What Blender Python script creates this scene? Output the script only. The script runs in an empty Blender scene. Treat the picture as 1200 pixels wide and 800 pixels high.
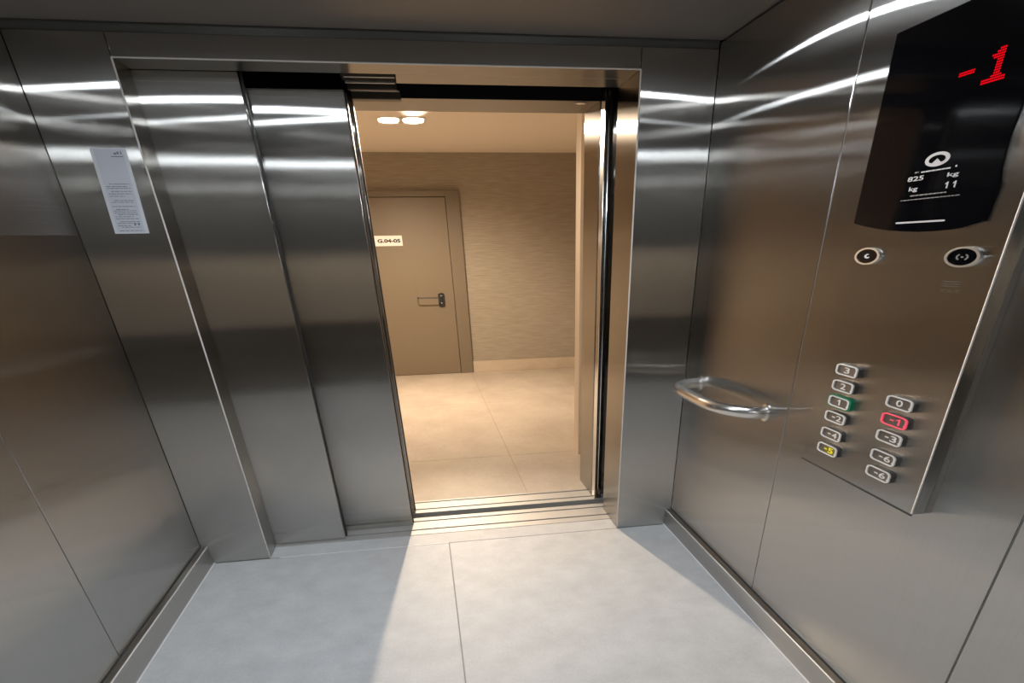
import bpy, bmesh, math, random
from mathutils import Vector, Matrix

random.seed(7)
SC = bpy.context.scene
COL = SC.collection

# ------------------------------------------------------------------ camera
CAM_Z, CAM_Y = 1.469, -3.564
yaw, pitch, roll = 0.171579713, -0.632447542, -0.0197973
fwd = Vector((math.sin(yaw) * math.cos(pitch), math.cos(yaw) * math.cos(pitch), math.sin(pitch)))
r0 = Vector((math.cos(yaw), -math.sin(yaw), 0))
u0 = r0.cross(fwd)
rt = r0 * math.cos(roll) + u0 * math.sin(roll)
up = -r0 * math.sin(roll) + u0 * math.cos(roll)
cd = bpy.data.cameras.new('camera')
cam = bpy.data.objects.new('camera', cd)
COL.objects.link(cam)
cam.matrix_world = Matrix(((rt.x, up.x, -fwd.x, 0), (rt.y, up.y, -fwd.y, CAM_Y), (rt.z, up.z, -fwd.z, CAM_Z), (0, 0, 0, 1)))
cd.sensor_fit = 'HORIZONTAL'
cd.sensor_width = 36
cd.lens = 693.016 / 1200 * 36
cd.shift_x = (600 - 645.332) / 1200
cd.shift_y = (800.09 - 400) / 1200
cd.clip_start = 0.02
SC.camera = cam

# ------------------------------------------------------------------ world, exposure
w = bpy.data.worlds.new('world')
SC.world = w
w.use_nodes = True
w.node_tree.nodes['Background'].inputs[0].default_value = (0, 0, 0, 1)
w.node_tree.nodes['Background'].inputs[1].default_value = 0
SC.view_settings.view_transform = 'Standard'
SC.view_settings.look = 'None'
SC.view_settings.gamma = 1
SC.view_settings.use_curve_mapping = False
SC.view_settings.exposure = 0.14
SC.cycles.max_bounces = 14
SC.cycles.glossy_bounces = 9
SC.cycles.diffuse_bounces = 5
SC.cycles.sample_clamp_indirect = 12

# light strengths and places, kept here for tuning
CAB_LIGHTS = [(-0.62, -1.0), (0.62, -1.0), (-0.62, -3.8), (0.62, -3.8)]
CAB_EMIT = 1050.0
CAB_COL = (0.86, 0.93, 1.0)
HALL_BEAMS = [((-0.1, 4.5, 0.0), 340.0, 152, 0.5), ((0.25, -3.0, 0.2), 1250.0, 54, 0.9)]   # aim point, watts, cone, blend
HALL_COL = (1.0, 0.79, 0.58)
HALL_EMIT = 20.0


# ------------------------------------------------------------------ materials
def new_mat(name):
    m = bpy.data.materials.new(name)
    m.use_nodes = True
    nt = m.node_tree
    nt.nodes.clear()
    out = nt.nodes.new('ShaderNodeOutputMaterial')
    return m, nt, out


def princ(name, col, rough=0.5, metal=0.0, spec=0.5, emit=None, es=0.0, coat=0.0):
    m, nt, out = new_mat(name)
    b = nt.nodes.new('ShaderNodeBsdfPrincipled')
    b.inputs['Base Color'].default_value = (*col, 1)
    b.inputs['Roughness'].default_value = rough
    b.inputs['Metallic'].default_value = metal
    b.inputs['Specular IOR Level'].default_value = spec
    b.inputs['Coat Weight'].default_value = coat
    if emit:
        b.inputs['Emission Color'].default_value = (*emit, 1)
        b.inputs['Emission Strength'].default_value = es
    nt.links.new(b.outputs[0], out.inputs[0])
    m['bsdf'] = b.name
    return m


def bsdf(m):
    return m.node_tree.nodes[m['bsdf']]


def brushed(name, col, r_across=0.0035, r_along=0.45, tangent=None, grain_axis='Z', grain=0.05):
    """brushed steel: wide gloss along the tangent, tight gloss along the grain"""
    m, nt, out = new_mat(name)
    L = nt.links.new
    geo = nt.nodes.new('ShaderNodeNewGeometry')
    tc = nt.nodes.new('ShaderNodeTexCoord')
    mp = nt.nodes.new('ShaderNodeMapping')
    s = {'Z': (260, 260, 0.7), 'X': (0.7, 260, 260), 'Y': (260, 0.7, 260)}[grain_axis]
    mp.inputs['Scale'].default_value = s
    L(tc.outputs['Object'], mp.inputs['Vector'])
    nz = nt.nodes.new('ShaderNodeTexNoise')
    nz.inputs['Scale'].default_value = 1.0
    nz.inputs['Detail'].default_value = 2
    L(mp.outputs[0], nz.inputs['Vector'])
    mr = nt.nodes.new('ShaderNodeMapRange')
    mr.inputs['To Min'].default_value = 1 - grain
    mr.inputs['To Max'].default_value = 1 + grain
    L(nz.outputs['Fac'], mr.inputs['Value'])
    vm = nt.nodes.new('ShaderNodeVectorMath')
    vm.operation = 'SCALE'
    vm.inputs[0].default_value = col
    L(mr.outputs[0], vm.inputs['Scale'])
    wv = nt.nodes.new('ShaderNodeTexNoise')
    wv.inputs['Scale'].default_value = 2.2
    wv.inputs['Detail'].default_value = 1
    L(tc.outputs['Object'], wv.inputs['Vector'])
    bp = nt.nodes.new('ShaderNodeBump')
    bp.inputs['Strength'].default_value = 1.0
    bp.inputs['Distance'].default_value = 0.0004
    L(wv.outputs['Fac'], bp.inputs['Height'])
    if tangent is None:
        cr = nt.nodes.new('ShaderNodeVectorMath')
        cr.operation = 'CROSS_PRODUCT'
        L(geo.outputs['Normal'], cr.inputs[0])
        cr.inputs[1].default_value = (0.0001, 0.0002, 1)
        tan = cr.outputs[0]
    else:
        cx = nt.nodes.new('ShaderNodeCombineXYZ')
        for i in range(3):
            cx.inputs[i].default_value = tangent[i]
        tan = cx.outputs[0]

    def lobe(a, t):
        base = math.sqrt(a * t)
        an = 1 - math.sqrt(a / t)
        g = nt.nodes.new('ShaderNodeBsdfAnisotropic')
        g.distribution = 'BECKMANN'
        g.inputs['Roughness'].default_value = math.sqrt(base)
        g.inputs['Anisotropy'].default_value = -an
        L(vm.outputs[0], g.inputs['Color'])
        L(tan, g.inputs['Tangent'])
        L(bp.outputs[0], g.inputs['Normal'])
        return g
    g1 = lobe(r_across, r_along)
    g2 = lobe(min(0.5, r_across * 10), r_along)
    mx = nt.nodes.new('ShaderNodeMixShader')
    mx.inputs[0].default_value = 0.07
    L(g1.outputs[0], mx.inputs[1])
    L(g2.outputs[0], mx.inputs[2])
    L(mx.outputs[0], out.inputs[0])
    return m


def noisy(name, c1, c2, scale, rough, detail=6, bump=0.0, stretch=(1, 1, 1), spec=0.5, lo=0.3, hi=0.7, fine=0.0):
    m = princ(name, c1, rough, 0, spec)
    nt = m.node_tree
    b = bsdf(m)
    L = nt.links.new
    tc = nt.nodes.new('ShaderNodeTexCoord')
    mp = nt.nodes.new('ShaderNodeMapping')
    mp.inputs['Scale'].default_value = stretch
    L(tc.outputs['Object'], mp.inputs['Vector'])
    nz = nt.nodes.new('ShaderNodeTexNoise')
    nz.inputs['Scale'].default_value = scale
    nz.inputs['Detail'].default_value = detail
    nz.inputs['Roughness'].default_value = 0.62
    L(mp.outputs[0], nz.inputs['Vector'])
    cr = nt.nodes.new('ShaderNodeValToRGB')
    cr.color_ramp.elements[0].position = lo
    cr.color_ramp.elements[1].position = hi
    cr.color_ramp.elements[0].color = (*c1, 1)
    cr.color_ramp.elements[1].color = (*c2, 1)
    L(nz.outputs['Fac'], cr.inputs[0])
    src = cr.outputs[0]
    if fine:
        n2 = nt.nodes.new('ShaderNodeTexNoise')
        n2.inputs['Scale'].default_value = scale * 14
        n2.inputs['Detail'].default_value = 3
        L(mp.outputs[0], n2.inputs['Vector'])
        mr = nt.nodes.new('ShaderNodeMapRange')
        mr.inputs['From Min'].default_value = 0.25
        mr.inputs['From Max'].default_value = 0.75
        mr.inputs['To Min'].default_value = 1 - fine
        mr.inputs['To Max'].default_value = 1 + fine
        L(n2.outputs['Fac'], mr.inputs['Value'])
        vs = nt.nodes.new('ShaderNodeVectorMath')
        vs.operation = 'SCALE'
        L(src, vs.inputs[0])
        L(mr.outputs[0], vs.inputs['Scale'])
        src = vs.outputs[0]
    L(src, b.inputs['Base Color'])
    if bump:
        bp = nt.nodes.new('ShaderNodeBump')
        bp.inputs['Strength'].default_value = bump
        bp.inputs['Distance'].default_value = 0.01
        L(nz.outputs['Fac'], bp.inputs['Height'])
        L(bp.outputs[0], b.inputs['Normal'])
    return m


STEEL = (0.525, 0.512, 0.488)
M_STEEL = brushed('brushed_steel_wall', STEEL)
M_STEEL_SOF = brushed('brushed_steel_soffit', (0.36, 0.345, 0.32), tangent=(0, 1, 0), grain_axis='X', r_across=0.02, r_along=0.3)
M_STEEL_BASE = brushed('brushed_steel_baseboard', (0.55, 0.53, 0.50), grain_axis='Y', r_across=0.05, r_along=0.35)
M_BEAD = brushed('seam_bead_steel', (0.30, 0.29, 0.27), tangent=(0, 0, 1), grain_axis='X', r_across=0.25, r_along=0.5, grain=0.0)
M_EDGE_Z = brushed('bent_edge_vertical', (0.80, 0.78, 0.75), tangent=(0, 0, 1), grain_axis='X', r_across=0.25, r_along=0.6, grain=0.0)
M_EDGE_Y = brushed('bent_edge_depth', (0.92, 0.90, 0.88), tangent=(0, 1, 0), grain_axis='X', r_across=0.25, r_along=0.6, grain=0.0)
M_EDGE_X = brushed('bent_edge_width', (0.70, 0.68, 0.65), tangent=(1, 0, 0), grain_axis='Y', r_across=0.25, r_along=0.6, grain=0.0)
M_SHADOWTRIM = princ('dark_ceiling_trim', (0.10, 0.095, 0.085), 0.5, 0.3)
M_POLISH = princ('polished_steel', (0.78, 0.77, 0.75), 0.16, 1.0)
M_RAIL = princ('satin_rail_steel', (0.72, 0.70, 0.67), 0.27, 1.0)
M_CHROME = princ('bright_satin_chrome', (0.80, 0.79, 0.77), 0.28, 0.92)
M_SATIN = princ('satin_steel', (0.55, 0.53, 0.5), 0.32, 1.0)
M_SILL = princ('aluminium_sill', (0.40, 0.39, 0.37), 0.6, 0.4, 0.3)
M_BLACK = princ('shaft_black', (0.008, 0.008, 0.009), 0.8, 0, 0.1)
M_RUBBER = princ('black_plastic', (0.012, 0.012, 0.013), 0.45)
M_BRACKET = princ('dark_bracket_steel', (0.10, 0.085, 0.07), 0.4, 0.9)
M_SEAM = princ('seam_backing', (0.03, 0.03, 0.03), 0.6)
M_MIRROR = princ('satin_back_steel', (0.36, 0.355, 0.34), 0.34, 1.0)
M_LAMINATE = princ('dark_laminate', (0.035, 0.028, 0.022), 0.45)
M_CEIL = princ('satin_ceiling', (0.14, 0.125, 0.114), 0.5, 0.1, 0.3)
M_STONE = noisy('grey_stone_tile', (0.475, 0.475, 0.48), (0.575, 0.575, 0.575), 6.0, 0.62, bump=0.02, fine=0.06, spec=0.3)
M_GROUT = princ('grout', (0.30, 0.29, 0.28), 0.8)
M_GROUT_L = princ('light_grout', (0.75, 0.75, 0.76), 0.7)
M_HTILE = noisy('beige_hall_tile', (0.47, 0.40, 0.325), (0.59, 0.52, 0.435), 2.2, 0.68, spec=0.25, stretch=(1, 0.6, 1), fine=0.04)
M_HGROUT = princ('hall_grout', (0.42, 0.34, 0.26), 0.8)
M_HWALL = noisy('woven_wallpaper', (0.31, 0.27, 0.215), (0.41, 0.36, 0.29), 9.0, 0.85, bump=0.2, stretch=(0.45, 0.45, 13), spec=0.2, lo=0.35, hi=0.65)
M_HPLAIN = princ('hall_plaster', (0.68, 0.58, 0.46), 0.8, 0, 0.2)
M_HCEIL = princ('hall_ceiling_paint', (0.86, 0.78, 0.68), 0.9, 0, 0.2)
M_HBASE = noisy('hall_skirting_tile', (0.50, 0.41, 0.31), (0.60, 0.51, 0.40), 3.0, 0.4)
M_HDOOR = princ('brown_lacquer_door', (0.205, 0.163, 0.112), 0.42, 0, 0.4)
M_HFRAME = princ('brown_lacquer_frame', (0.19, 0.153, 0.108), 0.42, 0, 0.4)
M_GAP = princ('door_gap', (0.05, 0.04, 0.03), 0.8)
M_SIGN = princ('white_sign_plastic', (0.86, 0.84, 0.80), 0.5)
M_INK = princ('black_ink', (0.02, 0.02, 0.02), 0.6)
M_PAPER = princ('notice_paper', (0.52, 0.54, 0.60), 0.45)
M_PAPER_EDGE = princ('notice_edge', (0.62, 0.63, 0.66), 0.3)
M_PRINT = princ('grey_print', (0.16, 0.17, 0.20), 0.6)
M_GLASS = princ('black_glass', (0.003, 0.003, 0.004), 0.06, 0, 0.12)
M_LED = princ('red_led', (0.10, 0.0, 0.0), 0.8, 0, 0.0, emit=(1.0, 0.004, 0.012), es=0.72)
M_DPRINT = princ('white_display_print', (0.62, 0.62, 0.66), 0.5)
M_DPRINT_DIM = princ('dim_display_print', (0.22, 0.22, 0.23), 0.5)
M_BTN_FACE = princ('button_face_steel', (0.22, 0.20, 0.18), 0.35, 0.7)
M_BTN_RING = princ('button_ring_white', (0.80, 0.77, 0.73), 0.35, 0.0)
M_BTN_NUM = princ('button_numeral_white', (0.85, 0.82, 0.78), 0.4)
M_BTN_BODY = princ('button_body_dark', (0.06, 0.055, 0.05), 0.4)
M_GREEN = princ('green_collar', (0.0, 0.20, 0.085), 0.35)
M_RED_RING = princ('red_lit_ring', (0.6, 0.1, 0.14), 0.4, emit=(1.0, 0.07, 0.13), es=0.45)
M_YEL = princ('yellow_lit_numeral', (0.6, 0.5, 0.02), 0.4, emit=(0.85, 0.70, 0.02), es=0.5)
M_YELD = princ('yellow_glow_face', (0.22, 0.19, 0.02), 0.4, 0.2)
M_CABLENS = princ('cabin_spot_lens', (0.9, 0.9, 0.9), 0.4, emit=CAB_COL, es=CAB_EMIT)
M_HALLLENS = princ('hall_spot_lens', (0.9, 0.9, 0.9), 0.4, emit=(1.0, 0.86, 0.66), es=HALL_EMIT)
M_WHITE_METAL = princ('white_lamp_trim', (0.75, 0.72, 0.68), 0.5)


# ------------------------------------------------------------------ mesh helpers
def box_bm(x0, x1, y0, y1, z0, z1, bev=0.0, seg=2, bm=None):
    own = bm is None
    b = bmesh.new()
    bmesh.ops.create_cube(b, size=1)
    for v in b.verts:
        v.co = Vector(((x0 + x1) / 2 + v.co.x * (x1 - x0), (y0 + y1) / 2 + v.co.y * (y1 - y0), (z0 + z1) / 2 + v.co.z * (z1 - z0)))
    if bev:
        bmesh.ops.bevel(b, geom=list(b.edges), offset=bev, segments=seg, profile=0.5, affect='EDGES')
    if own:
        return b
    me = bpy.data.meshes.new('t')
    b.to_mesh(me)
    b.free()
    bm.from_mesh(me)
    bpy.data.meshes.remove(me)
    return bm


def smooth_by_angle(me, ang=20):
    for p in me.polygons:
        p.use_smooth = True
    try:
        me.set_sharp_from_angle(angle=math.radians(ang))
    except Exception:
        pass


def obj(name, bm, mat, root=None, smooth=True, origin=None):
    """world-space bmesh -> one mesh object; root / origin give the local frame"""
    me = bpy.data.meshes.new(name)
    bm.to_mesh(me)
    bm.free()
    me.materials.append(mat)
    o = bpy.data.objects.new(name, me)
    COL.objects.link(o)
    top = root
    while top is not None and top.parent is not None:
        top = top.parent
    off = Vector(top.location) if top is not None else Vector(origin or (0, 0, 0))
    if off.length > 0:
        me.transform(Matrix.Translation(-off))
    if root is not None:
        o.parent = root
    elif origin:
        o.location = origin
    if smooth:
        smooth_by_angle(me)
    return o


def empty(name, loc):
    o = bpy.data.objects.new(name, None)
    o.location = loc
    o.empty_display_size = 0.05
    COL.objects.link(o)
    return o


def tag(o, label, cat=None, group=None, kind=None):
    o['label'] = label
    if cat:
        o['category'] = cat
    if group:
        o['group'] = group
    if kind:
        o['kind'] = kind
    return o


def struct(o, label, cat):
    return tag(o, label, cat, kind='structure')


def rrect(u0, u1, v0, v1, ru, rv, n=5):
    pts = []
    for cx, cy, a0 in ((u1 - ru, v1 - rv, 0), (u0 + ru, v1 - rv, 90), (u0 + ru, v0 + rv, 180), (u1 - ru, v0 + rv, 270)):
        for k in range(n + 1):
            a = math.radians(a0 + 90 * k / n)
            pts.append((cx + ru * math.cos(a), cy + rv * math.sin(a)))
    return pts


def ellipse(cu, cv, ru, rv, n=32, a0=0.0):
    return [(cu + ru * math.cos(a0 + 2 * math.pi * k / n), cv + rv * math.sin(a0 + 2 * math.pi * k / n)) for k in range(n)]


def prism(bm, pts, h0, h1, F, bev=0.0):
    """solid plate: outline pts (counter-clockwise) between heights h0 and h1 in frame F(u,v,h)"""
    n = len(pts)
    lo = [bm.verts.new(F(u, v, h0)) for u, v in pts]
    hi = [bm.verts.new(F(u, v, h1)) for u, v in pts]
    top = bm.faces.new(hi)
    bm.faces.new(lo[::-1])
    for i in range(n):
        j = (i + 1) % n
        bm.faces.new((lo[i], lo[j], hi[j], hi[i]))
    if bev:
        bmesh.ops.bevel(bm, geom=[e for e in top.edges], offset=bev, segments=2, profile=0.5, affect='EDGES')
    return bm


def ring(bm, outer, inner, h0, h1, F):
    n = len(outer)
    a = [[bm.verts.new(F(u, v, h)) for u, v in P] for P, h in ((outer, h0), (outer, h1), (inner, h1), (inner, h0))]
    for i in range(n):
        j = (i + 1) % n
        for k in range(4):
            p, q = a[k], a[(k + 1) % 4]
            bm.faces.new((p[i], p[j], q[j], q[i]))
    return bm


def tube(bm, path, r, n=16, caps=True):
    path = [Vector(p) for p in path]
    rows = []
    prev = None
    for i, p in enumerate(path):
        d = (path[min(i + 1, len(path) - 1)] - path[max(i - 1, 0)]).normalized()
        if prev is None:
            a = d.cross(Vector((0, 0, 1)) if abs(d.z) < 0.9 else Vector((1, 0, 0))).normalized()
        else:
            a = (prev - d * prev.dot(d)).normalized()
        prev = a
        b = d.cross(a)
        rows.append([bm.verts.new(p + a * r * math.cos(2 * math.pi * k / n) + b * r * math.sin(2 * math.pi * k / n)) for k in range(n)])
    for i in range(len(rows) - 1):
        for k in range(n):
            bm.faces.new((rows[i][k], rows[i][(k + 1) % n], rows[i + 1][(k + 1) % n], rows[i + 1][k]))
    if caps:
        bm.faces.new(rows[0][::-1])
        bm.faces.new(rows[-1])
    bmesh.ops.recalc_face_normals(bm, faces=bm.faces)
    return bm


def smooth_path(pts, n=6):
    """Catmull-Rom through points"""
    P = [Vector(p) for p in pts]
    out = []
    for i in range(len(P) - 1):
        p0, p1, p2, p3 = P[max(i - 1, 0)], P[i], P[i + 1], P[min(i + 2, len(P) - 1)]
        for k in range(n):
            t = k / n
            out.append(0.5 * ((2 * p1) + (p2 - p0) * t + (2 * p0 - 5 * p1 + 4 * p2 - p3) * t * t + (3 * p1 - p0 - 3 * p2 + p3) * t ** 3))
    out.append(P[-1])
    return out


_txt = {}


def text_bm(s, u0, u1, v0, v1, h, F, bold=0.0, thick=0.0008):
    """lettering fitted to the box u0..u1, v0..v1 of frame F, as thin raised print"""
    cu = bpy.data.curves.new('t', 'FONT')
    cu.body = s
    cu.resolution_u = 3
    cu.offset = bold
    cu.extrude = 0.05
    o = bpy.data.objects.new('t', cu)
    COL.objects.link(o)
    dg = bpy.context.evaluated_depsgraph_get()
    me = bpy.data.meshes.new_from_object(o.evaluated_get(dg))
    bm = bmesh.new()
    bm.from_mesh(me)
    bpy.data.objects.remove(o)
    bpy.data.curves.remove(cu)
    bpy.data.meshes.remove(me)
    xs = [v.co.x for v in bm.verts]
    ys = [v.co.y for v in bm.verts]
    xa, xb, ya, yb = min(xs), max(xs), min(ys), max(ys)
    if u0 is None:
        u0 = u1 - (xb - xa) / (yb - ya) * (v1 - v0)
    for v in bm.verts:
        hh = h + (thick if v.co.z > 0 else 0)
        v.co = F(u0 + (v.co.x - xa) / (xb - xa) * (u1 - u0), v0 + (v.co.y - ya) / (yb - ya) * (v1 - v0), hh)
    return bm


# ------------------------------------------------------------------ cabin shell
XW, YB, ZC = 1.434, -5.2, 2.195
PX, PZ = 1.076, 2.102      # portal half width and height

# floor
fl = obj('floor', box_bm(-1.5, 1.5, YB - 0.1, 0.17, -0.08, -0.0035), M_GROUT)
struct(fl, 'grey stone tiled floor of the lift cabin', 'floor')
for (x0, x1, y0, y1) in ((-1.45, -0.0115, -2.6, -0.006), (-0.0065, 1.45, -2.6, -0.003), (-1.45, -0.0115, YB, -2.605), (-0.0065, 1.45, YB, -2.605),
                         (-1.076, 1.076, 0.003, 0.168)):
    obj('tile', box_bm(x0, x1, y0, y1, -0.03, 0.0, 0.0012, 1), M_STONE, fl)
# pale sealing bead along the front joint and along the skirtings
obj('joint_bead', box_bm(-1.02, -0.012, -0.006, 0.003, -0.01, 0.0012), M_GROUT_L, fl)
for s in (-1, 1):
    x0, x1 = sorted((s * 1.3885, s * 1.396))
    obj('sealant_bead', box_bm(x0, x1, YB, 0, -0.01, 0.002), M_GROUT_L, fl)

# ceiling
ce = obj('ceiling', box_bm(-1.5, 1.5, YB - 0.1, -0.012, ZC, ZC + 0.05, 0.004), M_CEIL)
struct(ce, 'plain satin grey ceiling of the lift cabin', 'ceiling')

# side walls: backing plus separate steel panels
SEAMS_R = [0.0, -1.153, -2.349, -3.545, -4.74, YB]
SEAMS_L = [0.0, -1.18, -2.376, -3.57, -4.76, YB]
for side, s, seams in (('right', 1, SEAMS_R), ('left', -1, SEAMS_L)):
    x0, x1 = sorted((s * (XW + 0.02), s * (XW + 0.08)))
    wl = obj('wall_' + side, box_bm(x0, x1, YB - 0.1, 0.0, -0.03, ZC + 0.05), M_SEAM)
    struct(wl, {'right': 'brushed steel panelled cabin wall carrying the handrail and button panel',
                'left': 'brushed steel panelled cabin wall without handrail or controls'}[side], 'wall')
    for i in range(len(seams) - 1):
        a, b = seams[i + 1] + 0.0035, seams[i] - (0.0035 if i else 0.003)
        x0, x1 = sorted((s * XW, s * (XW + 0.02)))
        obj('panel', box_bm(x0, x1, a, b, 0.06, ZC - 0.006, 0.0022, 2), M_STEEL, wl)
        if i:
            bm = bmesh.new()
            tube(bm, [(s * (XW + 0.0035), seams[i] + 0.0012, 0.1), (s * (XW + 0.0035), seams[i] + 0.0012, ZC - 0.01)], 0.0016, 12)
            obj('seam_bead', bm, M_BEAD, wl)
    # skirting, standing 39 mm proud with a flat top
    x0, x1 = sorted((s * 1.395, s * (XW - 0.001)))
    bb = obj('baseboard_' + side, box_bm(x0, x1, YB, -0.002, 0.0, 0.1 if s > 0 else 0.107, 0.0025, 2), M_STEEL_BASE)
    zt = 0.1 if s > 0 else 0.107
    bm = bmesh.new()
    tube(bm, [(s * 1.3965, YB, zt - 0.002), (s * 1.3965, -0.004, zt - 0.002)], 0.0035, 12)
    obj('top_edge', bm, M_EDGE_Y, bb)
    x0, x1 = sorted((s * 1.427, s * (XW - 0.0012)))
    obj('shadow_joint', box_bm(x0, x1, YB, -0.004, zt - 0.004, zt + 0.0006), M_SEAM, bb)
    struct(bb, {'right': 'steel skirting box along the floor under the handrail wall',
                'left': 'steel skirting box along the floor under the plain panelled wall'}[side], 'baseboard')

wb = obj('wall_back', box_bm(-1.5, 1.5, YB - 0.08, YB, -0.03, ZC + 0.05), M_SEAM)
obj('middle_panel', box_bm(-1.42, 1.42, YB, YB + 0.012, 0.745, 2.0, 0.002, 1), M_MIRROR, wb)
obj('lower_panel', box_bm(-1.43, 1.43, YB, YB + 0.010, 0.1, 0.735, 0.002, 1), M_LAMINATE, wb)
obj('upper_panel', box_bm(-1.43, 1.43, YB, YB + 0.010, 2.01, ZC - 0.006, 0.002, 1), M_STEEL, wb)
struct(wb, 'back wall of the lift cabin with satin steel over a dark panel', 'wall')

# front wall: returns, header, soffit
wf = empty('wall_front', (0, 0, 0))
struct(wf, 'brushed steel front wall around the lift doorway with header and returns', 'wall')
obj('return_panel', box_bm(-XW, -PX, 0, 0.194, 0, 2.172, 0.003, 2), M_STEEL, wf)
obj('return_panel', box_bm(PX, XW, 0, 0.368, 0, 2.172, 0.003, 2), M_STEEL, wf)
obj('header_panel', box_bm(-PX + 0.002, PX - 0.002, 0.0, 0.012, PZ, 2.172, 0.0025, 2), M_STEEL, wf)
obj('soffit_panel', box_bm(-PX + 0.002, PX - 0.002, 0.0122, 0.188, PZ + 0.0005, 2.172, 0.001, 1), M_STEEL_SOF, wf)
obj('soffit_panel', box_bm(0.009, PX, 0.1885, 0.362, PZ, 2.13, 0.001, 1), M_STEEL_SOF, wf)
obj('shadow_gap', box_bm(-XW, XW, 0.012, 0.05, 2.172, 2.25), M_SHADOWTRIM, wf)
for sx, zt in ((-PX, PZ), (PX, PZ)):
    bm = bmesh.new()
    tube(bm, [(sx - math.copysign(0.0005, sx) * -1, 0.0025, 0.0), (sx - math.copysign(0.0005, sx) * -1, 0.0025, zt)], 0.0042, 12)
    obj('edge_bead', bm, M_EDGE_Z, wf)
bm = bmesh.new()
tube(bm, [(-PX, 0.0025, PZ + 0.001), (PX, 0.0025, PZ + 0.001)], 0.0032, 12)
obj('edge_bead', bm, M_EDGE_X, wf)

# ------------------------------------------------------------------ shaft, sills
sh = empty('shaft_lining', (0, 0.4, 0))
struct(sh, 'black lining of the lift shaft seen in the gap around the doors', 'wall')
obj('lining', box_bm(-1.7, 1.5, 0.19, 0.68, 2.42, 2.46), M_BLACK, sh)
obj('lining', box_bm(1.36, 1.42, 0.37, 0.68, -0.3, 2.45), M_BLACK, sh)
obj('lining', box_bm(-1.72, -1.66, 0.195, 0.68, -0.3, 2.45), M_BLACK, sh)
obj('lining', box_bm(-1.7, 1.5, 0.474, 0.568, -0.32, -0.28), M_BLACK, sh)
obj('lining', box_bm(-1.7, 1.42, 0.672, 0.684, 2.10, 2.45), M_BLACK, sh)
obj('lining', box_bm(-1.7, 1.1, 0.13, 0.187, 2.20, 2.45), M_BLACK, sh)
obj('lining', box_bm(0.0, 1.08, 0.34, 0.3625, 2.131, 2.45), M_BLACK, sh)
obj('lining', box_bm(1.1, 1.38, 0.369, 0.376, 0.0, 2.45), M_BLACK, sh)
obj('track_rail', box_bm(-1.4, 0.0, 0.262, 0.268, 2.128, 2.134), M_BRACKET, sh)
obj('track_rail', box_bm(0.01, 1.07, 0.50, 0.53, 2.15, 2.17), M_BRACKET, sh)


def sill(name, y0, y1, grooves, x0, x1, label):
    r = empty(name, (0, (y0 + y1) / 2, -0.04))
    struct(r, label, 'sill')
    ys = [y0] + [g for g in grooves] + [y1]
    for i in range(len(ys) - 1):
        a = ys[i] + (0.009 if i else 0)
        b = ys[i + 1] - (0.009 if i < len(ys) - 2 else 0)
        obj('sill_rib', box_bm(x0, x1, a, b, -0.035, 0.0015, 0.0015, 1), M_SILL, r)
    obj('groove_base', box_bm(x0, x1, y0 + 0.002, y1 - 0.002, -0.05, -0.03), M_RUBBER, r)


sill('trim_1', 0.171, 0.474, (0.255, 0.405), -1.5, 1.2, 'grooved aluminium sill on the cabin side of the doorway gap')
sill('trim_2', 0.566, 0.81, (0.638, 0.779), -1.5, 1.2, 'grooved aluminium sill on the hallway side of the doorway gap')

# ------------------------------------------------------------------ lift doors
def lift_door(name, label, x0, x1, y0, y1, z0, z1, edge=True):
    r = empty(name, ((x0 + x1) / 2, y0, z0))
    struct(r, label, 'door')
    obj('leaf', box_bm(x0, x1, y0, y1, z0, z1, 0.003, 2), M_STEEL, r)
    if edge:
        obj('rubber_edge', box_bm(x1 - 0.001, x1 + 0.006, y0 + (y1 - y0) * 0.45, y1 - 0.008, z0 + 0.004, z1 - 0.004, 0.001, 1), M_RUBBER, r)
        obj('foot_guide', box_bm(x0 + 0.1, x0 + 0.25, y0 + 0.03, y0 + 0.05, z0 - 0.028, z0 + 0.002), M_RUBBER, r)


lift_door('door_1', 'brushed steel sliding cabin door leaf beside the notice', -1.46, -0.655, 0.2, 0.285, 0.003, 2.20)
lift_door('door_2', 'brushed steel sliding cabin door leaf at the edge of the open doorway', -1.04, -0.233, 0.345, 0.425, 0.003, 2.078)
lift_door('door_3', 'landing door leaf standing open behind the cabin doors', -1.2, -0.219, 0.575, 0.655, 0.004, 2.095)

# door hanger bracket over the open doorway
hb = empty('door_hanger_bracket', (-0.11, 0.3, 2.10))
tag(hb, 'dark stepped steel bracket hanging under the header above the door edge', 'bracket')
obj('upper_plate', box_bm(-0.232, 0.004, 0.200, 0.252, 2.103, 2.125, 0.002, 1), M_BLACK, hb)
obj('trim_strip', box_bm(-0.22, 0.004, 0.253, 0.262, 2.102, 2.115, 0.001, 1), M_SATIN, hb)
obj('lower_plate', box_bm(-0.232, 0.006, 0.263, 0.34, 2.104, 2.12, 0.002, 1), M_BLACK, hb)
obj('trim_strip', box_bm(-0.222, 0.002, 0.343, 0.352, 2.098, 2.106, 0.001, 1), M_SATIN, hb)
obj('hanger_face', box_bm(-0.22, 0.008, 0.44, 0.46, 2.091, 2.14, 0.001, 1), M_BRACKET, hb)
obj('trim_strip', box_bm(-0.215, 0.02, 0.585, 0.596, 2.108, 2.114, 0.001, 1), M_SATIN, hb)
obj('coupler_block', box_bm(-0.215, 0.024, 0.6, 0.66, 2.083, 2.108, 0.002, 1), M_BRACKET, hb)

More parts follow.
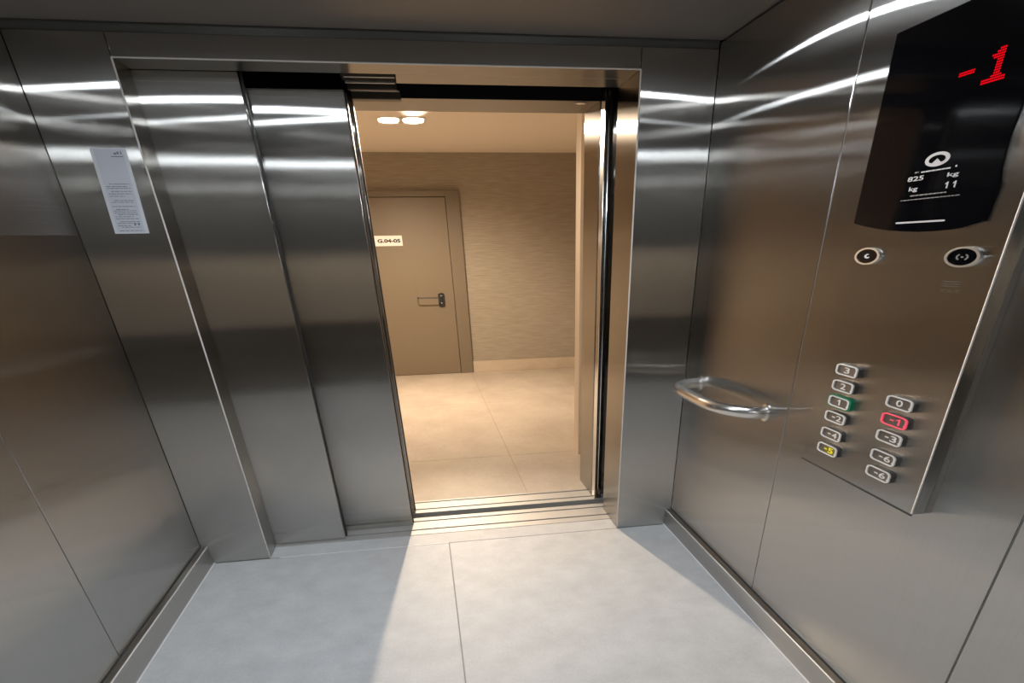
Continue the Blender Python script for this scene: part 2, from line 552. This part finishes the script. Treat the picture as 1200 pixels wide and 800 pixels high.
# ------------------------------------------------------------------ landing frame
lf = empty('door_frame_landing', (0, 0.85, 0))
lf.name = 'trim_3'
struct(lf, 'brushed steel landing frame lining the hallway side of the doorway', 'frame')
obj('jamb', box_bm(1.062, 1.30, 0.664, 1.03, 0, 2.30, 0.002, 1), M_STEEL, lf)
obj('jamb', box_bm(-1.35, -1.062, 0.664, 1.03, 0, 2.30, 0.002, 1), M_STEEL, lf)
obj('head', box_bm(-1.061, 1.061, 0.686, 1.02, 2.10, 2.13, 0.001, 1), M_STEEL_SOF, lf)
obj('head_front', box_bm(-1.061, 1.061, 1.0205, 1.03, 2.10, 2.30, 0.001, 1), M_STEEL, lf)
obj('strike_profile', box_bm(1.066, 1.082, 0.575, 0.663, 0.003, 2.13, 0.003, 2), M_POLISH, lf)
obj('strike_profile', box_bm(1.086, 1.112, 0.57, 0.663, 0.003, 2.13, 0.004, 2), M_POLISH, lf)
bm = bmesh.new()
prism(bm, ellipse(0.97, 0.72, 0.035, 0.022, 20), -0.004, 0.003, lambda u, v, h: Vector((u, v, 2.0995 + h)))
obj('stop_button', bm, M_POLISH, lf)

# ------------------------------------------------------------------ hallway
HY, HZ = 6.45, 2.474
HL, HR = -2.2, 2.75
hf = obj('floor_hall', box_bm(HL - 0.1, HR + 0.1, 0.811, HY + 0.1, -0.1, -0.003), M_HGROUT)
hf.name = 'floor_hallway'
struct(hf, 'beige stone tiled floor of the hallway beyond the lift doorway', 'floor')
for xa, xb in ((HL, -0.642), (-0.638, 0.609), (0.613, 1.863), (1.867, HR)):
    for ya, yb in ((0.812, 1.849), (1.854, 4.15), (4.154, HY)):
        if ya > 1.9 or True:
            obj('tile', box_bm(xa, xb, ya, yb, -0.03, 0.0, 0.0012, 1), M_HTILE, hf)
hw = obj('wall_hallway', box_bm(HL - 0.1, HR + 0.1, HY, HY + 0.1, 0, HZ + 0.1), M_HWALL)
struct(hw, 'beige horizontally woven hallway wall around the brown door', 'wall')
hs = obj('wall_hallway_left', box_bm(HL - 0.1, HL, 1.03, HY, 0, HZ), M_HPLAIN)
struct(hs, 'plain beige hallway side wall hidden behind the lift doors', 'wall')
hs = obj('wall_hallway_right', box_bm(HR, HR + 0.1, 1.03, HY, 0, HZ), M_HWALL)
struct(hs, 'beige hallway side wall beyond the corner of the pale pillar', 'wall')
hp = obj('wall_pillar', box_bm(1.205, 1.70, 1.74, 1.90, 0, HZ, 0.003, 1), M_HPLAIN)
struct(hp, 'pale beige wall edge standing in the hallway beside the steel landing frame', 'wall')
hn = empty('wall_landing', (0, 0.9, 0))
struct(hn, 'beige hallway wall above and beside the steel landing frame', 'wall')
obj('side', box_bm(1.30, HR + 0.1, 0.70, 1.022, 0, HZ), M_HPLAIN, hn)
obj('side', box_bm(HL - 0.1, -1.35, 0.70, 1.022, 0, HZ), M_HPLAIN, hn)
obj('lintel', box_bm(-1.35, 1.30, 0.70, 1.018, 2.30, HZ), M_HPLAIN, hn)
hc = obj('ceiling_hallway', box_bm(HL - 0.1, HR + 0.1, 0.70, HY + 0.1, HZ, HZ + 0.1), M_HCEIL)
struct(hc, 'smooth cream ceiling of the hallway with a twin spotlight', 'ceiling')
bs = obj('baseboard_hallway', box_bm(0.648, HR, HY - 0.03, HY, 0, 0.142, 0.003, 1), M_HBASE)
struct(bs, 'beige stone skirting along the foot of the woven hallway wall', 'baseboard')

# brown hallway door
hd = empty('door_4', (-0.5, HY - 0.05, 0))
struct(hd, 'brown lacquered hallway door with a black lever handle and wide frame', 'door')
obj('backing', box_bm(-1.70, 0.645, HY - 0.012, HY - 0.004, 0, 2.104), M_GAP, hd)
obj('frame_post', box_bm(0.467, 0.646, HY - 0.06, HY - 0.002, 0, 2.106, 0.004, 2), M_HFRAME, hd)
obj('frame_post', box_bm(-1.72, -1.545, HY - 0.06, HY - 0.002, 0, 2.106, 0.004, 2), M_HFRAME, hd)
obj('frame_head', box_bm(-1.545, 0.467, HY - 0.06, HY - 0.002, 2.042, 2.106, 0.004, 2), M_HFRAME, hd)
obj('leaf', box_bm(-1.54, 0.4615, HY - 0.052, HY - 0.008, 0.004, 2.037, 0.003, 2), M_HDOOR, hd)
FD = lambda u, v, h: Vector((u, HY - 0.052 - h, v))
bm = bmesh.new()
prism(bm, rrect(0.240, 0.330, 0.841, 1.004, 0.03, 0.022), 0, 0.018, FD, 0.004)
hpz = obj('handle_plate', bm, M_RUBBER, hd)
bm = bmesh.new()
tube(bm, smooth_path([(0.283, HY - 0.06, 0.958), (0.283, HY - 0.16, 0.958), (0.262, HY - 0.183, 0.958), (0.2, HY - 0.187, 0.957), (0.0, HY - 0.187, 0.959), (-0.025, HY - 0.185, 0.960), (-0.038, HY - 0.165, 0.960), (-0.040, HY - 0.07, 0.960)], 4), 0.0065, 10)
obj('lever', bm, M_RUBBER, hpz)
for z in (0.885, 0.972):
    bm = bmesh.new()
    prism(bm, ellipse(0.285, z, 0.012, 0.006, 16), 0.016, 0.023, FD, 0.002)
    obj('lock_disc', bm, M_POLISH, hpz)

sg = empty('door_sign', (-0.4, HY - 0.055, 1.54))
tag(sg, 'white door sign with black letters reading G.04-05 on the brown door', 'sign')
bm = bmesh.new()
prism(bm, rrect(-0.70, -0.148, 1.538, 1.648, 0.004, 0.004, 2), 0.0005, 0.006, FD, 0.001)
obj('plate', bm, M_SIGN, sg)
obj('lettering', text_bm('G.04-05', -0.470, -0.172, 1.573, 1.613, 0.006, FD, bold=0.045), M_INK, sg)
bm = bmesh.new()
prism(bm, rrect(-0.555, -0.522, 1.588, 1.598, 0.003, 0.003, 2), 0.006, 0.0068, FD)
obj('dash_mark', bm, M_INK, sg)

# twin hallway spotlight
hl = empty('ceiling_spotlight', (0.02, 4.2, HZ - 0.01))
tag(hl, 'twin recessed warm white spotlight in the cream hallway ceiling', 'light')
FC = lambda u, v, h: Vector((u, v, HZ - h))
bm = bmesh.new()
ring(bm, rrect(-0.205, 0.246, 4.03, 4.365, 0.02, 0.02)[::-1], rrect(-0.19, 0.231, 4.045, 4.35, 0.02, 0.02)[::-1], -0.001, 0.006, FC)
obj('trim_ring', bm, M_WHITE_METAL, hl)
obj('divider', box_bm(0.004, 0.032, 4.05, 4.345, HZ - 0.006, HZ - 0.0005), M_WHITE_METAL, hl)
for (x0, x1), (aim, watt, cone, blend) in zip(((-0.188, -0.002), (0.038, 0.229)), HALL_BEAMS):
    bm = bmesh.new()
    prism(bm, ellipse((x0 + x1) / 2, 4.197, (x1 - x0) / 2, 0.145, 28)[::-1], 0.0005, 0.004, FC)
    obj('lens', bm, M_HALLLENS, hl, smooth=False)
    ld = bpy.data.lights.new('hall_spot', 'SPOT')
    ld.energy = watt
    ld.color = HALL_COL
    ld.spot_size = math.radians(cone)
    ld.spot_blend = blend
    ld.shadow_soft_size = 0.05
    lo = bpy.data.objects.new('spot_beam', ld)
    COL.objects.link(lo)
    lo.parent = hl
    lo.location = ((x0 + x1) / 2 - 0.02, 0.0, -0.02)
    src = Vector(hl.location) + Vector(lo.location)
    lo.rotation_euler = (Vector(aim) - src).to_track_quat('-Z', 'Y').to_euler()

# cabin ceiling spotlights
FCC = lambda u, v, h: Vector((u, v, ZC - h))
where = ['near the doorway on the plain wall side', 'near the doorway on the handrail wall side',
         'at the back of the cabin on the plain wall side', 'at the back of the cabin on the handrail wall side']
for (x, y), wh in zip(CAB_LIGHTS, where):
    r = empty('ceiling_spotlight', (x, y, ZC))
    tag(r, 'round cool white cabin spotlight ' + wh, 'light', 'cabin ceiling spotlights')
    bm = bmesh.new()
    ring(bm, ellipse(x, y, 0.05, 0.05)[::-1], ellipse(x, y, 0.036, 0.036)[::-1], -0.001, 0.006, FCC)
    obj('trim_ring', bm, M_POLISH, r)
    bm = bmesh.new()
    rings_ = [[bm.verts.new(FCC(u, v, 0.004 + 0.006 * math.sin(k * math.pi / 14))) for u, v in ellipse(x, y, 0.0355 * math.cos(k * math.pi / 14), 0.0355 * math.cos(k * math.pi / 14), 20)] for k in range(7)]
    for k in range(6):
        for j in range(20):
            bm.faces.new((rings_[k][j], rings_[k + 1][j], rings_[k + 1][(j + 1) % 20], rings_[k][(j + 1) % 20]))
    bm.faces.new(rings_[6])
    bm.faces.new(rings_[0])
    bmesh.ops.recalc_face_normals(bm, faces=bm.faces)
    obj('lens', bm, M_CABLENS, r)

# ------------------------------------------------------------------ handrail
RY0, RY1, RZ = -0.229, -0.979, 0.875
hr = empty('handrail', (XW, (RY0 + RY1) / 2, RZ))
tag(hr, 'short bent tubular steel handrail fixed to the panelled cabin wall', 'handrail')
path = smooth_path([(XW, RY0, RZ), (1.385, RY0 - 0.004, RZ), (1.325, RY0 - 0.030, RZ), (1.276, RY0 - 0.085, RZ), (1.255, RY0 - 0.17, RZ),
                    (1.252, -0.52, RZ), (1.254, -0.70, RZ), (1.268, -0.80, RZ), (1.305, -0.895, RZ), (1.36, -0.958, RZ), (1.40, -0.976, RZ), (XW, RY1, RZ)], 6)
bm = bmesh.new()
tube(bm, path, 0.0245, 20)
obj('rail', bm, M_RAIL, hr)
FW = lambda u, v, h: Vector((XW - h, -u, v))
for y in (RY0, RY1):
    bm = bmesh.new()
    prism(bm, ellipse(-y, RZ, 0.036, 0.036, 28), 0, 0.010, FW, 0.003)
    obj('rosette', bm, M_RAIL, hr)

# ------------------------------------------------------------------ notice on the left return
nt_ = empty('notice_plate', (-1.215, 0, 1.696))
tag(nt_, 'pale grey printed notice plate stuck on the steel return beside the doors', 'notice')
SHEAR = 0.06
FN = lambda u, v, h: Vector((-1.2095 + u + SHEAR * (v - 0.0), -h, 1.696 + v))
bm = bmesh.new()
prism(bm, [(0.0695, 0.141), (-0.0695, 0.141), (-0.0695, -0.141), (0.0695, -0.141)], 0.0002, 0.0022, FN)
obj('plate', bm, M_PAPER_EDGE, nt_, smooth=False)
bm = bmesh.new()
prism(bm, [(0.056, 0.137), (-0.056, 0.137), (-0.056, -0.137), (0.056, -0.137)], 0.0022, 0.0028, FN)
obj('sheet', bm, M_PAPER, nt_, smooth=False)
bm = bmesh.new()
rows = [0.026, 0.018, 0.012, 0.002, -0.006, -0.014, -0.028, -0.034, -0.048, -0.058, -0.063, -0.070, -0.076, -0.083, -0.09, -0.1, -0.106, -0.114, -0.119, -0.131]
for k, v in enumerate(rows):
    u = -0.047 + 0.012 * (k % 3 == 0)
    end = 0.045 - 0.05 * random.random() * (k % 4 == 1)
    while u < end:
        ln = min(random.uniform(0.006, 0.022), end - u)
        if ln > 0.003:
            prism(bm, [(u + ln, v + 0.0011), (u, v + 0.0011), (u, v - 0.0011), (u + ln, v - 0.0011)], 0.0028, 0.0031, FN)
        u += ln + random.uniform(0.0015, 0.004)
obj('printed_lines', bm, M_PRINT, nt_, smooth=False)['kind'] = 'stuff'
bm = bmesh.new()
for (a, b, c, d) in ((0.005, 0.052, 0.1125, 0.115), (0.018, 0.028, 0.120, 0.126), (0.030, 0.038, 0.121, 0.129), (0.044, 0.048, 0.120, 0.130)):
    prism(bm, [(b, d), (a, d), (a, c), (b, c)], 0.0028, 0.0031, FN)
obj('printed_underline', bm, M_PRINT, nt_, smooth=False)['kind'] = 'stuff'
for a, b in ((0.018, 0.027), (0.034, 0.042)):
    bm = bmesh.new()
    prism(bm, ellipse((a + b) / 2, -0.110, (b - a) / 2, 0.004, 12), 0.0028, 0.0031, FN)
    obj('printed_emblem', bm, M_PRINT, nt_, smooth=False)

# ------------------------------------------------------------------ button panel
PXF = 1.374
cp = empty('button_panel', (XW, -1.737, 0.806))
tag(cp, 'tall steel lift button panel with black floor display on the handrail wall', 'button panel')
FP = lambda u, v, h: Vector((PXF - h, -1.42 - u, v))
obj('housing', box_bm(PXF, XW, -2.053, -1.42, 0.806, 1.932, 0.003, 2), M_STEEL, cp)
obj('bottom_shadow_strip', box_bm(1.3732, 1.378, -2.0525, -1.4205, 0.8025, 0.8068), M_SEAM, cp)  # dark strip standing in for the contact shadow at the housing foot
bm = bmesh.new()
tube(bm, [(1.3758, -2.0512, 0.81), (1.3758, -2.0512, 1.93)], 0.003, 12)
obj('edge_bead', bm, M_EDGE_Z, cp)
obj('edge_strip', box_bm(1.418, XW, -2.058, -2.0535, 0.81, 1.93), M_SATIN, cp)
g = [(0.003, 1.930), (0.001, 1.519), (0.065, 1.510), (0.128, 1.503), (0.19, 1.4975), (0.25, 1.494), (0.32, 1.4915), (0.39, 1.492), (0.44, 1.494), (0.48, 1.4965), (0.548, 1.507),
     (0.556, 1.577), (0.541, 1.602), (0.537, 1.66), (0.542, 1.72), (0.549, 1.93)]
bm = bmesh.new()
prism(bm, g, 0.0, 0.006, FP, 0.0015)
gl = obj('display_glass', bm, M_GLASS, cp)
gl['label'] = 'black glass display showing the floor'
HG = 0.0061


def slab(name, pts, mat, parent, h0=HG, h1=HG + 0.0008):
    b = bmesh.new()
    prism(b, pts, h0, h1, FP)
    return obj(name, b, mat, parent, smooth=False)


def dots(name, cells, u0, du, v0, dv, slant, mat, parent):
    b = bmesh.new()
    for (c, r) in cells:
        cu = u0 + c * du + slant * r
        cv = v0 + r * dv
        prism(b, ellipse(cu, cv, du * 0.41, dv * 0.41, 8), HG, HG + 0.0008, FP)
    return obj(name, b, mat, parent, smooth=False)


# dot-matrix minus and one
dots('led_minus', [(c, r) for c in range(8) for r in range(2)], 0.309, 0.0066, 1.7955, 0.0042, 0.0, M_LED, gl)
one = [(c, r) for c in range(11) for r in range(2)] + [(c, r) for r in range(2, 13) for c in (5, 6, 7)] + [(4, 2), (8, 2), (4, 10), (3, 10), (2, 10), (4, 11), (3, 9), (4, 9)]
dots('led_one', sorted(set(one)), 0.3935, 0.0066, 1.7685, 0.0045, 0.0, M_LED, gl)
def one_outline(u0, u1, v0, v1):
    w, h = u1 - u0, v1 - v0
    P = [(0.42, 0.0), (0.74, 0.0), (0.74, 1.0), (0.50, 1.0), (0.06, 0.76), (0.06, 0.60), (0.42, 0.72)]
    return [(u0 + a * w, v0 + b * h) for a, b in P]


# emblem: pale disc with a dark arch round a peak
slab('emblem_disc', ellipse(0.3125, 1.6425, 0.0465, 0.0143, 36), M_DPRINT, gl)
arch = [(0.3125 + 0.031 * math.cos(math.radians(a)), 1.642 + 0.0088 * math.sin(math.radians(a))) for a in range(-35, 216, 10)]
arch += [(0.296, 1.636), (0.3125, 1.6445), (0.329, 1.636)]
slab('emblem_arch', arch, M_GLASS, gl, HG + 0.0009, HG + 0.0013)


def dashes(name, u0, u1, v, t, mat, lo=0.006, hi=0.02, gap=0.003):
    b = bmesh.new()
    u = u0
    while u < u1 - 0.002:
        ln = min(random.uniform(lo, hi), u1 - u)
        prism(b, [(u + ln, v + t), (u, v + t), (u, v - t), (u + ln, v - t)], HG, HG + 0.0005, FP)
        u += ln + gap
    return obj(name, b, mat, gl, smooth=False)


dashes('printed_line', 0.262, 0.372, 1.6205, 0.0013, M_DPRINT, 0.01, 0.03, 0.002)
dashes('printed_line', 0.236, 0.252, 1.6215, 0.0016, M_DPRINT_DIM)
dashes('printed_line', 0.388, 0.394, 1.6225, 0.0018, M_DPRINT)
dashes('printed_line', 0.242, 0.384, 1.5720, 0.0012, M_DPRINT_DIM)
dashes('printed_line', 0.206, 0.434, 1.5635, 0.0009, M_DPRINT_DIM)
for s, a, b, c, d in (('825', 0.214, 0.278, 1.6035, 1.6135), ('kg', 0.368, 0.409, 1.6005, 1.6115), ('kg', 0.230, 0.265, 1.5795, 1.5915)):
    obj('printed_text', text_bm(s, a, b, c, d, HG, FP, bold=0.012), M_DPRINT, gl, smooth=False)
for a in (0.369, 0.397):
    slab('printed_text', one_outline(a, a + 0.016, 1.580, 1.593), M_DPRINT, gl)
slab('white_bar', rrect(0.2095, 0.409, 1.5118, 1.5155, 0.006, 0.0018, 4), M_DPRINT, gl)

# round call buttons
for (cu, cv, sym) in ((0.1135, 1.4365, 'bell'), (0.5115, 1.4365, 'speaker')):
    b = bmesh.new()
    ring(b, ellipse(cu, cv, 0.062, 0.0215, 40), ellipse(cu, cv, 0.0515, 0.0175, 40), 0.0, 0.009, FP)
    rb = obj('round_button', b, M_CHROME, cp)
    b = bmesh.new()
    prism(b, ellipse(cu, cv, 0.0513, 0.0174, 40), 0.0005, 0.0065, FP)
    obj('button_face', b, M_GLASS, rb)
    b = bmesh.new()
    if sym == 'bell':     # handset arc
        outer = [(cu + 0.001 + 0.015 * math.cos(math.radians(a)), cv + 0.0058 * math.sin(math.radians(a))) for a in range(70, 321, 25)]
        inner = [(cu + 0.004 + 0.0075 * math.cos(math.radians(a)), cv + 0.0008 + 0.0028 * math.sin(math.radians(a))) for a in range(320, 69, -25)]
        prism(b, outer + inner, 0.0066, 0.0074, FP)
    else:                 # dot between two sound arcs
        for s in (0, 180):
            outer = [(cu + 0.022 * math.cos(math.radians(a + s)), cv + 0.0075 * math.sin(math.radians(a + s))) for a in range(-55, 56, 11)]
            inner = [(cu + 0.016 * math.cos(math.radians(a + s)), cv + 0.0053 * math.sin(math.radians(a + s))) for a in range(55, -56, -11)]
            prism(b, outer + inner, 0.0066, 0.0074, FP)
        prism(b, ellipse(cu, cv, 0.005, 0.0018, 10), 0.0066, 0.0074, FP)
    obj('symbol', b, M_DPRINT if sym == 'bell' else M_DPRINT_DIM, rb, smooth=False)

# faint engraved plate text below the speaker button
b = bmesh.new()
for v in (1.384, 1.379, 1.374):
    prism(b, [(0.53, v + 0.0009), (0.462, v + 0.0009), (0.462, v - 0.0009), (0.53, v - 0.0009)], 0.0, 0.0004, FP)
for u in (0.462, 0.488, 0.516):
    for k in range(2):
        prism(b, [(u + 0.018, 1.366 - k * 0.004), (u, 1.366 - k * 0.004), (u, 1.3648 - k * 0.004), (u + 0.018, 1.3648 - k * 0.004)], 0.0, 0.0004, FP)
obj('engraving', b, M_BTN_BODY, cp, smooth=False)

# floor buttons
LEFT = [('3', 1.129), ('2', 1.081), ('1', 1.032), ('-2', 0.9835), ('-4', 0.929), ('-5', 0.878)]
RIGHT = [('0', 1.083), ('-1', 1.0345), ('-3', 0.986), ('-6', 0.928), ('-6', 0.878)]
for u0, colm in ((0.106, LEFT), (0.397, RIGHT)):
    for s, vc in colm:
        red, green, yel = (s == '-1'), (s == '1'), (s == '-5')
        u1, v0, v1 = u0 + 0.118, vc - 0.0158, vc + 0.0158
        b = bmesh.new()
        prism(b, rrect(u0 - 0.003, u1 + 0.003, v0 - 0.001, v1 + 0.001, 0.022, 0.009), 0, 0.012, FP)
        bt = obj('floor_button', b, M_GREEN if green else M_BTN_BODY, cp)
        b = bmesh.new()
        ring(b, rrect(u0, u1, v0, v1, 0.022, 0.008), rrect(u0 + 0.0085, u1 - 0.0085, v0 + 0.003, v1 - 0.003, 0.016, 0.0055), 0.010, 0.0165, FP)
        obj('ring', b, M_RED_RING if red else M_BTN_RING, bt)
        if green:
            b = bmesh.new()
            ring(b, rrect(u0 - 0.006, u1 + 0.010, v0 - 0.003, v1 + 0.003, 0.024, 0.01), rrect(u0 - 0.0005, u1 + 0.0005, v0 - 0.0002, v1 + 0.0002, 0.022, 0.008), 0.0, 0.0150, FP)
            obj('collar', b, M_GREEN, bt)
        b = bmesh.new()
        prism(b, rrect(u0 + 0.008, u1 - 0.008, v0 + 0.0028, v1 - 0.0028, 0.016, 0.0055), 0.0100, 0.0128, FP)
        obj('face', b, M_BTN_FACE, bt)
        hn_ = 0.0128
        cu = (u0 + u1) / 2 + (0.006 if len(s) == 2 else 0.0)
        wd = 0.036 if len(s) == 1 else 0.062
        if s == '1':
            wd = 0.020
        nm = M_RED_RING if red else (M_YEL if yel else M_BTN_NUM)
        if yel:
            b = bmesh.new()
            prism(b, rrect(cu - 0.02, cu + 0.036, vc - 0.0115, vc + 0.0115, 0.012, 0.005), 0.0128, 0.0131, FP)
            obj('glow_window', b, M_YELD, bt)
            hn_ = 0.0132
        digit = s[-1]
        dw = 0.030
        dc = cu + (0.014 if len(s) == 2 else 0.0)
        if digit == '1':
            b = bmesh.new()
            prism(b, one_outline(dc - 0.013, dc + 0.013, vc - 0.0085, vc + 0.0085), hn_, hn_ + 0.0008, FP)
            obj('numeral', b, nm, bt, smooth=False)
        else:
            obj('numeral', text_bm(digit, dc - dw / 2, dc + dw / 2, vc - 0.0085, vc + 0.0085, hn_, FP, bold=0.012), nm, bt, smooth=False)
        if len(s) == 2:
            b = bmesh.new()
            prism(b, rrect(dc - 0.040, dc - 0.022, vc - 0.0016, vc + 0.0016, 0.001, 0.001, 1), hn_, hn_ + 0.0008, FP)
            obj('minus', b, nm, bt, smooth=False)
        b = bmesh.new()
        prism(b, ellipse(u1 - 0.0105, vc - 0.006, 0.0045, 0.0024, 10), 0.0128, 0.0150, FP)
        obj('braille_dot', b, M_RED_RING if red else M_BTN_RING, bt)
